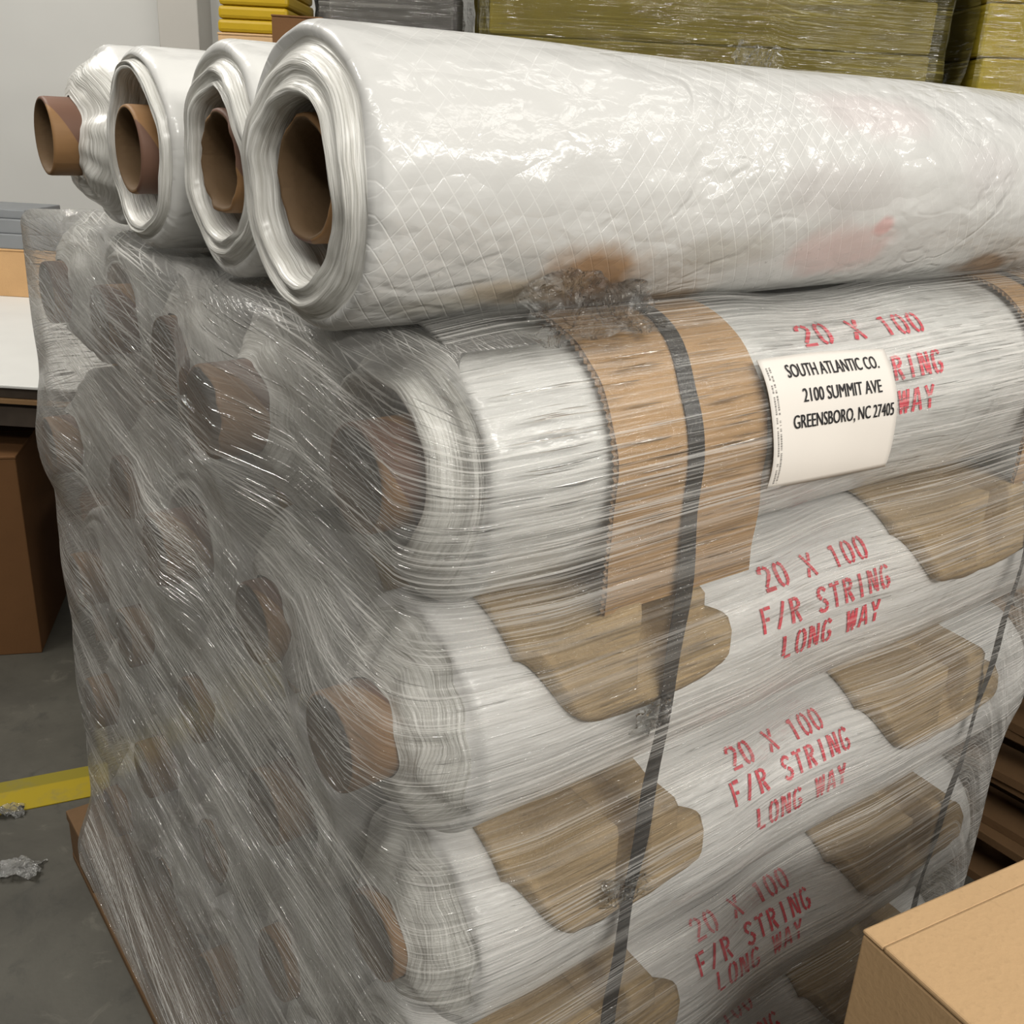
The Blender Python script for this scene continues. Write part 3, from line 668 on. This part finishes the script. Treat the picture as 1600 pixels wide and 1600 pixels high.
# ------------------------------------------------------------------ stretch film round the load
def build_film():
    X0, X1, Y0, Y1, RC = -0.010, 1.0, -0.118, 1.075, 0.045
    per = []     # (px, py, nx, ny, s)
    s = -(Y1 - RC - (Y0 + RC))
    n = 150
    for i in range(n): y = lerp(Y1 - RC, Y0 + RC, i / n); per.append((X0, y, -1, 0, s + (Y1 - RC - y)))
    for i in range(14):
        a = i / 14 * PI / 2; per.append((X0 + RC - RC * math.cos(a), Y0 + RC - RC * math.sin(a), -math.cos(a), -math.sin(a), RC * a))
    s1 = RC * PI / 2; n = 150
    for i in range(n): x = lerp(X0 + RC, X1 - RC, i / n); per.append((x, Y0, 0, -1, s1 + x - X0 - RC))
    s2 = s1 + X1 - X0 - 2 * RC
    for i in range(8):
        a = i / 8 * PI / 2; per.append((X1 - RC + RC * math.sin(a), Y0 + RC - RC * math.cos(a), math.sin(a), -math.cos(a), s2 + RC * a))
    s3 = s2 + RC * PI / 2
    for i in range(20): y = lerp(Y0 + RC, Y1 - RC, i / 20); per.append((X1, y, 1, 0, s3 + y - Y0 - RC))
    s4 = s3 + Y1 - Y0 - 2 * RC
    for i in range(5):
        a = i / 5 * PI / 2; per.append((X1 - RC + RC * math.cos(a), Y1 - RC + RC * math.sin(a), math.cos(a), math.sin(a), s4 + RC * a))
    for i in range(20): x = lerp(X1 - RC, X0 + RC, i / 20); per.append((x, Y1, 0, 1, s4 + RC * 1.57 + X1 - x))
    for i in range(6):
        a = i / 5 * PI / 2; per.append((X0 + RC - RC * math.sin(a), Y1 - RC + RC * math.cos(a), -math.sin(a), math.cos(a), s4 + RC * 1.57 + 1.0 + RC * a))
    mids = [(LAY_Z[k] + LAY_Z[k + 1]) / 2 for k in range(4)]
    def offE(y, z):
        o = 0.010 + 0.0025 * nz(y * 4, z * 5, 2) + 0.0006 * nz(y * 15, z * 15, 8)
        for k in range(5):
            if abs(z - LAY_Z[k]) > 0.2: continue
            for i in range(5):
                h = -PROT[(k, i)] - 0.006
                if h < 0: continue
                d = math.hypot(y - PITCH * i, z - LAY_Z[k])
                t = max(0, 1 - max(0, d - 0.047) / 0.15); o = max(o, (h + 0.002) * t ** 1.7 + 0.002)
        for m in mids: o -= 0.003 * math.exp(-((z - m) / 0.035) ** 2)
        return o
    def offF(x, z):
        c = max(sst(0.0, 0.11, x) * (1 - sst(0.34, 0.47, x)), sst(0.50, 0.66, x) * (1 - sst(0.94, 1.0, x)))
        o = 0.0125 * c + (1 - c) * 0.003 + 0.0006 * nz(x * 5, z * 8, 5)
        if z < 1.18:
            for k, m in enumerate(mids):
                o -= (1 - c) * 0.012 * math.exp(-((z - m) / 0.045) ** 2) * (0.75 + 0.5 * nz(x * 3, k * 7.1)) 
        return o
    def offR(y, z):
        pts = [(0.0, -0.03), (0.24, -0.02), (0.36, -0.035), (0.475, -0.02), (0.58, -0.03), (0.71, 0.045), (0.83, 0.05), (0.945, 0.14), (1.06, 0.13), (1.18, 0.18), (1.4, 0.18)]
        for (a, b), (c, d) in zip(pts, pts[1:]):
            if a <= z <= c: return lerp(b, d, sst(a, c, z)) - 0.045 * (1 - math.exp(-((y) / 0.10) ** 2)) * 0
        return 0.0
    NZ1 = 150; NC = 34
    V, UV, F = [], [], []
    rows = NZ1 + NC + 1
    for (px, py, nx, ny, s) in per:
        we = max(0, -nx) ** 2; wf = max(0, -ny) ** 2; wr = max(0, nx) ** 2; wb = max(0, ny) ** 2
        arc = 0.0
        for j in range(rows):
            if j <= NZ1:
                z = lerp(0.085, 1.18, j / NZ1)
                fl = 0.035 * sst(0.24, 0.10, z)
                oe = offE(py, z) if we > 0 else 0; of = offF(px, z) if wf > 0 else 0; orr = offR(py, z) if wr > 0 else 0
                off = we * (oe + fl) + wf * (of + fl * 0.6) + wr * (orr + fl) + wb * (0.006 + fl)
                zz = z; arc = z
            else:
                t = (j - NZ1) / NC
                # front / right / back: hug the top roll
                of = offF(px, 1.18) if wf > 0 else 0.006
                Rf = 0.118 + of - (0.016 * sst(0.0, 0.5, t) if wb > 0.3 else 0); a = t * math.radians(84)
                offf = Rf * math.cos(a) - 0.118; zf = 1.18 + Rf * math.sin(a)
                # end: up, round the shoulder, then back over the roll tops
                l = t * 0.245; oe0 = offE(py, 1.18 + min(l, 0.095)) if we > 0 else 0; rr = 0.022
                shoulder = 1.18 + 0.092
                if l < 0.092: offe, ze = oe0, 1.18 + l
                elif l < 0.092 + rr * PI / 2:
                    b = (l - 0.092) / rr; offe, ze = oe0 - rr * (1 - math.cos(b)), shoulder + rr * math.sin(b)
                else: offe, ze = oe0 - rr - (l - 0.092 - rr * PI / 2), shoulder + rr
                ze += 0.003 * nz(py * 9, t * 3, 4) - 0.004 * (1 - math.cos(py / PITCH * 2 * PI)) * 0.5 * sst(0.45, 0.7, t)
                off = we * offe + wf * offf + wr * (orr_top + offf) + wb * offf
                zz = we * ze + (1 - we) * zf; arc = 1.18 + t * 0.19
            if j == NZ1: orr_top = offR(py, 1.18)
            V.append((px + nx * off, py + ny * off, zz))
            UV.append((s, arc))
    NP = len(per)
    # draw direction: on the roll-end face the film pulls down towards the near corner, on the long side it runs level
    UVb = []
    for i, (px, py, nx, ny, s) in enumerate(per):
        for j in range(rows):
            b = UV[i * rows + j][1]
            UVb.append((s, b + (0.10 * s if s < 0 else -0.02 * s)))
    for i in range(NP - 1):
        for j in range(rows - 1):
            F.append((i * rows + j, (i + 1) * rows + j, (i + 1) * rows + j + 1, i * rows + j + 1))
    return V, F, UVb
V, F, U = build_film()
film = mesh('stretch_film', V, F, FILM, None, {'wrap': U})
tag(film, 'clear streaky stretch film wrapped round the whole pallet load of rolls', 'stretch film')

def crumple_patch(name, loc, sx, sy, n, amp, seed, parent, mat=CRUMPLE, rot=(0, 0, 0), shape=None):
    V, F = [], []
    for i in range(n + 1):
        for j in range(n + 1):
            u, v = i / n - 0.5, j / n - 0.5
            h = amp * (fb(u * 3 + seed, v * 3, seed, 4) + 0.8 * abs(nz(u * 6, v * 6 + seed)))
            ex = 1 + 0.3 * nz(v * 5 + seed, 2.0); ey = 1 + 0.3 * nz(u * 5 + seed, 7.0)
            q = shape(u, v) if shape else 0
            V.append((u * sx * ex, v * sy * ey, h + q))
    for i in range(n):
        for j in range(n): F.append((i * (n + 1) + j, (i + 1) * (n + 1) + j, (i + 1) * (n + 1) + j + 1, i * (n + 1) + j + 1))
    o = mesh(name, V, F, mat, parent, smooth=False); o.location = loc; o.rotation_euler = rot; return o
tag(crumple_patch('loose_tail', (0.175, -0.060, 1.312), 0.15, 0.055, 26, 0.007, 3.3, film, rot=(math.radians(50), 0, 0.1), shape=lambda u, v: 0.05 * max(0, 0.12 - (u + 0.1) ** 2) * 3 * (v + 0.5)), 'crumpled loose end of clear film')
tag(crumple_patch('torn_tuft', (0.213, -0.134, 0.957), 0.045, 0.03, 16, 0.008, 9.1, film, rot=(math.radians(90), 0, 0)), 'torn tuft of film on the strap')
tag(crumple_patch('torn_tuft', (0.205, -0.134, 0.765), 0.07, 0.03, 16, 0.008, 5.4, film, rot=(math.radians(90), 0.3, 0)), 'torn tuft of film on the strap')

# ------------------------------------------------------------------ address label on the film
def build_label():
    RL = R_P + 0.0196; zc = 1.18
    x0, x1 = 0.342, 0.530
    def pos(u, v, e=0.0):       # u 0..1 left-right, v 0..1 bottom-top
        x = lerp(lerp(0.335, 0.329, v), lerp(0.522, 0.515, v), u)
        el = lerp(lerp(-13, -17, u), lerp(39, 36.5, u), v)
        r = RL + e + 0.0008 * math.sin(v * 9 + u * 2); a = math.radians(el)
        return (x, -r * math.cos(a), zc + r * math.sin(a))
    t = empty('address_label', (0.43, -0.13, 1.15)); tag(t, 'white paper address label stuck on the film over the top wrapped roll', 'label')
    inv = Matrix.Translation(t.location).inverted()
    N = 24; V, F = [], []
    for e in (0, 0.0006):
        for i in range(N + 1):
            for j in range(N + 1):
                u, v = i / N, j / N
                if v > 0.93: v = v + (0.02 * math.sin(u * PI * 1.1) - 0.012 * u * 3 * (v - 0.93))
                V.append(pos(u, v, e))
    S = (N + 1) ** 2
    for i in range(N):
        for j in range(N):
            a = i * (N + 1) + j; q = (a, a + N + 1, a + N + 2, a + 1)
            F.append(tuple(S + k for k in q)); F.append(q[::-1])
    for i in range(N):
        for e0, e1 in ((i, i + 1),):
            F.append((e0 * (N + 1), e1 * (N + 1), S + e1 * (N + 1), S + e0 * (N + 1))); F.append((e0 * (N + 1) + N, S + e0 * (N + 1) + N, S + e1 * (N + 1) + N, e1 * (N + 1) + N))
            F.append((e0, S + e0, S + e1, e1)); F.append((N * (N + 1) + e0, N * (N + 1) + e1, S + N * (N + 1) + e1, S + N * (N + 1) + e0))
    o = mesh('paper', V, F, PAPER, t); o.matrix_parent_inverse = inv
    def text(body, u0, u1, vb, vt, name='address_text'):
        c = bpy.data.curves.new('lettering', 'FONT'); c.body = body; c.resolution_u = 3
        tmp = bpy.data.objects.new('lettering', c); COL.objects.link(tmp)
        bpy.context.view_layer.update()
        me = bpy.data.meshes.new_from_object(tmp.evaluated_get(bpy.context.evaluated_depsgraph_get()))
        xs = [v.co.x for v in me.vertices]; ys = [v.co.y for v in me.vertices if True]
        xa, xb = min(xs), max(xs); cap = 0.70 * c.size
        # thicken slightly by a doubled outline offset in u
        V, F = [], []
        for dx, dy in ((-0.0008, 0), (0.0008, 0)):
            n = len(V)
            for v in me.vertices:
                V.append(pos(lerp(u0, u1, (v.co.x - xa) / (xb - xa)) + dx, lerp(vb, vt, v.co.y / cap) + dy, 0.0015 + 0.00008 * (dx > 0) + 0.00004 * (dy > 0)))
            for p in me.polygons: F.append(tuple(n + i for i in p.vertices))
        bpy.data.objects.remove(tmp); bpy.data.meshes.remove(me); bpy.data.curves.remove(c)
        o = mesh(name, V, F, INK, t, smooth=False); o.matrix_parent_inverse = inv
    text('SOUTH ATLANTIC CO.', 0.165, 0.895, 0.838, 0.940)
    text('2100 SUMMIT AVE', 0.240, 0.870, 0.648, 0.750)
    text('GREENSBORO, NC 27405', 0.150, 0.965, 0.458, 0.560)
    # fine print running up the left margin
    V, F = [], []
    for uu in (0.028, 0.050):
        v = 0.05
        while v < 0.93:
            l = 0.004 + 0.012 * rnd.random(); n = len(V)
            if rnd.random() < 0.8:
                for (a, b) in ((uu, v), (uu + 0.008, v), (uu + 0.008, v + l), (uu, v + l)): V.append(pos(a, b, 0.0013))
                F.append((n, n + 1, n + 2, n + 3))
            v += l + 0.005
    o = mesh('fine_print', V, F, GREYINK, t, smooth=False); o.matrix_parent_inverse = inv
build_label()

# ------------------------------------------------------------------ carton in the foreground
def carton(loc, rz, w, d, h, label, mat, group=None, tape=False):
    t = empty('cardboard_box', loc, rz); tag(t, label, 'box', group)
    th = 0.006
    MB().box((0, -d, 0), (w, 0, h - th * 1.2)).build('body', mat, t, bevel=0.002)
    MB().box((-0.001, -d * 0.5 + 0.001, h - th), (w + 0.001, -0.024, h)).build('top_flap', mat, t, bevel=0.0022)
    MB().box((-0.001, -0.0245, h - th), (w + 0.001, 0.001, h - 0.0016)).build('score_fold', mat, t, bevel=0.0025)
    MB().box((-0.001, -d - 0.001, h - th), (w + 0.001, -d * 0.5 - 0.001, h - 0.0005)).build('top_flap', mat, t, bevel=0.0022)
    return t
bx = carton((0.340, -0.304, 0), math.radians(-9), 0.62, 0.45, 0.78, 'tan cardboard box standing in front of the wrapped load, nearest the camera', CARTON)

# ------------------------------------------------------------------ background: table and boxes at the left
TOPW = m_plain('white_table_sheet', (0.62, 0.62, 0.60), 0.5, 0.08, 6)
DARK = m_plain('dark_stacked_board', (0.055, 0.042, 0.032), 0.7, 0.4, 20)
def frame_at(px, py, z, rz):    # local frame on the sight line of a pixel, where it meets height z
    d = RM @ Vector(((px - 800) / 1570, (800 - py) / 1570, -1)); P = CAM + d * ((z - CAM.z) / d.z)
    return Vector((P.x, P.y, z))
RB = math.radians(-40)
te = frame_at(40, 604, 0.77, RB)
tb = empty('packing_table', (te.x, te.y, 0), RB); tag(tb, 'white-topped packing table behind the load at the left', 'table')
MB().box((-1.0, 0, 0.762), (0.25, 1.50, 0.770)).build('table_top', TOPW, tb, bevel=0.002)
for i, (z, dy, m) in enumerate(((0.735, 0.012, DARK), (0.722, 0.0, m_plain('tan_board_edge', (0.22, 0.13, 0.06), 0.7)), (0.712, 0.02, DARK), (0.66, 0.01, DARK))):
    MB().box((-1.0, dy, z), (0.25, 1.48, (0.760, 0.733, 0.720, 0.710)[i])).build('under_board', m, tb)
for x in (-0.95, 0.18):
    for y in (0.55, 1.40): MB().box((x, y, 0), (x + 0.06, y + 0.06, 0.66)).build('leg', DARK, tb)
def crate_box(px, py, rz, w, d, h, z, label, mat, group=None, anchor='r'):
    P = frame_at(px, py, z, rz); x0 = -w if anchor == 'r' else 0.0
    t = empty('cardboard_box', P, rz); tag(t, label, 'box', group)
    MB().box((x0, 0, 0), (x0 + w, d, h - 0.008)).build('body', mat, t, bevel=0.003)
    MB().box((x0 - 0.002, -0.002, h - 0.0075), (x0 + w + 0.002, d * 0.495, h)).build('top_flap', mat, t, bevel=0.002)
    MB().box((x0 - 0.002, d * 0.505, h - 0.0075), (x0 + w + 0.002, d + 0.002, h)).build('top_flap', mat, t, bevel=0.002)
    return t
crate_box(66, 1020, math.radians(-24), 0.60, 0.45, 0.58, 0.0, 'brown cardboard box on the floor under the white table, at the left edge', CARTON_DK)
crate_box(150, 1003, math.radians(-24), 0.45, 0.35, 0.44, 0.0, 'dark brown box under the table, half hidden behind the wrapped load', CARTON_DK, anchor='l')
bt = crate_box(200, 474, RB, 1.3, 0.28, 0.17, 0.770, 'flat tan cardboard box on the white table', m_kraft('tan_carton', (0.50, 0.31, 0.15)))
GREY = m_plain('grey_foam', (0.20, 0.21, 0.22), 0.6, 0.1, 15)
for i, (x0, x1, z0, h, y0) in enumerate(((-1.3, 0.02, 0.170, 0.052, 0.0), (-1.3, 0.02, 0.222, 0.050, 0.01), (-1.3, -0.36, 0.272, 0.032, 0.03))):
    o = MB().box((x0, y0, 0), (x1, y0 + 0.27, h)).build('foam_board', GREY, None, bevel=0.004)
    o.location = bt.location + Vector((0, 0, z0)); o.rotation_euler = (0, 0, RB)
    tag(o, ('grey foam board lying directly on the flat tan box', 'grey foam board, middle of the three on the tan box', 'short grey foam board, topmost on the tan box')[i], 'board', 'grey foam boards')

# ------------------------------------------------------------------ background: goods beyond the top rolls
RV = math.radians(-38)
def stand(px, py, t, rz, name, label, cat, kind=None):
    P = at(px, py, t); e = empty(name, (P.x, P.y, 0), rz); tag(e, label, cat); return e, P.z
tw, zt = stand(340, 50, 3.6, RV, 'cardboard_box', 'tall tan carton at the back carrying the yellow slabs', 'box')
MB().box((0, 0, 0), (0.26, 0.5, zt - 0.008)).build('body', CARTON, tw, bevel=0.004)
MB().box((-0.002, -0.002, zt - 0.008), (0.262, 0.502, zt)).build('lid', CARTON, tw, bevel=0.003)
YEL = m_plain('yellow_foam', (0.42, 0.275, 0.008), 0.45, 0.15, 6, 0.2)
for i in range(4):
    o = MB().box((0.0, 0, 0), (0.25, 0.45, 0.043)).build('foam_slab', YEL, None, bevel=0.012)
    o.location = (tw.location.x + 0.004 * i, tw.location.y, zt + 0.001 + i * 0.0445); o.rotation_euler = (0.0, 0, RV + 0.02 * (i % 2))
    tag(o, ('bright yellow slab lying on the tall tan carton, lowest of its stack', 'bright yellow slab, second up on the tall tan carton', 'bright yellow slab, third up on the tall tan carton', 'bright yellow slab, topmost on the tall tan carton')[i], 'slab', 'yellow slabs on the carton')
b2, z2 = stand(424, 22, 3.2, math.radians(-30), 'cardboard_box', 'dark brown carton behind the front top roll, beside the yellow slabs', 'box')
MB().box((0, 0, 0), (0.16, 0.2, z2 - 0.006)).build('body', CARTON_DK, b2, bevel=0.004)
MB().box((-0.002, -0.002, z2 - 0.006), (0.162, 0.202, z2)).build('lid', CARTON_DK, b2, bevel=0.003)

def wrapped_stack(px, t, w, d, h, label, core_mat, film_mat, nslab, seed, bulge=0.02, P=None):
    P = P or at(px, 60, t); e = empty('wrapped_goods', (P.x, P.y, 0), RV); tag(e, label, 'wrapped pallet load')
    MB().box((0, 0, 0), (w, d, 0.12)).build('pallet_base', WOOD, e)
    for i in range(nslab):
        z0 = 0.12 + (h - 0.12) * i / nslab; z1 = 0.12 + (h - 0.12) * (i + 1) / nslab - 0.004
        MB().box((0.03 + 0.01 * (i % 2), 0.03 + 0.008 * ((i * 7) % 3), z0), (w - 0.03, d - 0.03, z1)).build('slab', core_mat, e, bevel=0.01)
    V, U, F = [], [], []
    per = []
    n = 60
    for i in range(n): per.append((w * i / n, 0, 0, -1))
    for i in range(n): per.append((w, d * i / n, 1, 0))
    for i in range(n): per.append((w - w * i / n, d, 0, 1))
    for i in range(n + 1): per.append((0, d - d * i / n, -1, 0))
    NZ = 70; s = 0
    for k, (x, y, nx, ny) in enumerate(per):
        if k: s += math.hypot(x - per[k - 1][0], y - per[k - 1][1])
        for j in range(NZ + 1):
            z = 0.05 + (h + 0.0) * j / NZ
            o = bulge * (0.6 + nz(s * 2.5 + seed, z * 4) * 0.7) + 0.008 * nz(s * 9, z * 26 + seed)
            V.append((x + nx * o, y + ny * o, z)); U.append((s, z))
    for k in range(len(per) - 1):
        for j in range(NZ): F.append((k * (NZ + 1) + j, (k + 1) * (NZ + 1) + j, (k + 1) * (NZ + 1) + j + 1, k * (NZ + 1) + j + 1))
    mesh('film', V, F, film_mat, e, {'wrap': U})
    return e
YB = m_plain('yellow_insulation', (0.22, 0.17, 0.022), 0.6, 0.25, 7, 0.2)
YF = m_film('yellow_tinted_film', 0.10, 0.25, (0.40, 0.34, 0.10), 1.0, 0.02, 0.35, 0.0)
GF = m_film('grey_film', 0.22, 0.4, (0.34, 0.33, 0.31), 1.2, 0.05, 0.3, 0.0)
ye = wrapped_stack(748, 3.25, 1.50, 1.0, 2.35, 'tall pallet load of yellow goods in stretch film beyond the top roll', YB, YF, 14, 2.0)
wrapped_stack(1496, 3.05, 0.75, 0.8, 2.35, 'second yellow film-wrapped load, brighter, at the upper right corner', m_plain('bright_yellow_goods', (0.48, 0.37, 0.03), 0.5, 0.2, 7, 0.2), YF, 14, 5.0, 0.03, ye.location + Matrix.Rotation(RV, 3, 'Z') @ Vector((1.575, -0.06, 0)))
wrapped_stack(500, 3.95, 0.55, 0.6, 2.3, 'grey film-wrapped load between the yellow slabs and the yellow load', m_plain('grey_goods', (0.17, 0.165, 0.155), 0.6, 0.3, 8, 0.2), GF, 6, 9.0)

# ------------------------------------------------------------------ background: stacked empty pallets at the right
def empty_pallet(loc, rz, label):
    e = empty('pallet', loc, rz); tag(e, label, 'pallet', 'empty pallets stacked at the right')
    for i in range(6): MB().box((0.0 + i * 0.19, -0.6, 0.098), (0.11 + i * 0.19, 0.6, 0.118)).build('deck_board', WOOD, e, bevel=0.002)
    for y in (-0.6, -0.04, 0.52): MB().box((0, y, 0.018), (1.06, y + 0.04, 0.098)).build('stringer', WOOD, e)
    for x in (0, 0.48, 0.95): MB().box((x, -0.6, 0), (x + 0.11, 0.6, 0.018)).build('bottom_board', WOOD, e)
    return e
for i in range(4):
    empty_pallet((1.50 + 0.02 * (i % 2), 0.35 + 0.015 * i, 0.119 * i), math.radians(-3 + 2 * (i % 3)), 'brown empty pallet in the dark stack behind the right end, ' + ('lowest', 'second up', 'third up', 'topmost')[i])

# ------------------------------------------------------------------ scraps of film on the floor
SCRAP = m_crumple('film_scrap_plastic', 0.28, 2.5)
for i, (px, py, sx, sy, l) in enumerate(((22, 1358, 0.10, 0.055, 'crumpled strip of clear film on the floor beside the pallet'), (14, 1268, 0.06, 0.03, 'small clear film scrap lying on the yellow floor line'))):
    P = frame_at(px, py, 0.008, 0)
    o = crumple_patch('film_scrap', P, sx, sy, 18, 0.016, 2.2 + i * 3, None, SCRAP, (0, 0, -0.5)); tag(o, l, 'film scrap', 'scraps of clear film on the floor')

fl = crumple_patch('bag_flap', (0.43, 0.0, 0.103), 0.075, 0.035, 20, 0.006, 6.6, bpy.data.objects['sheeting_roll.025'], rot=(math.radians(75), 0, 0.1), shape=lambda u, v: 0.012 * (v + 0.5))
tag(fl, 'loose peak of the clear bag')
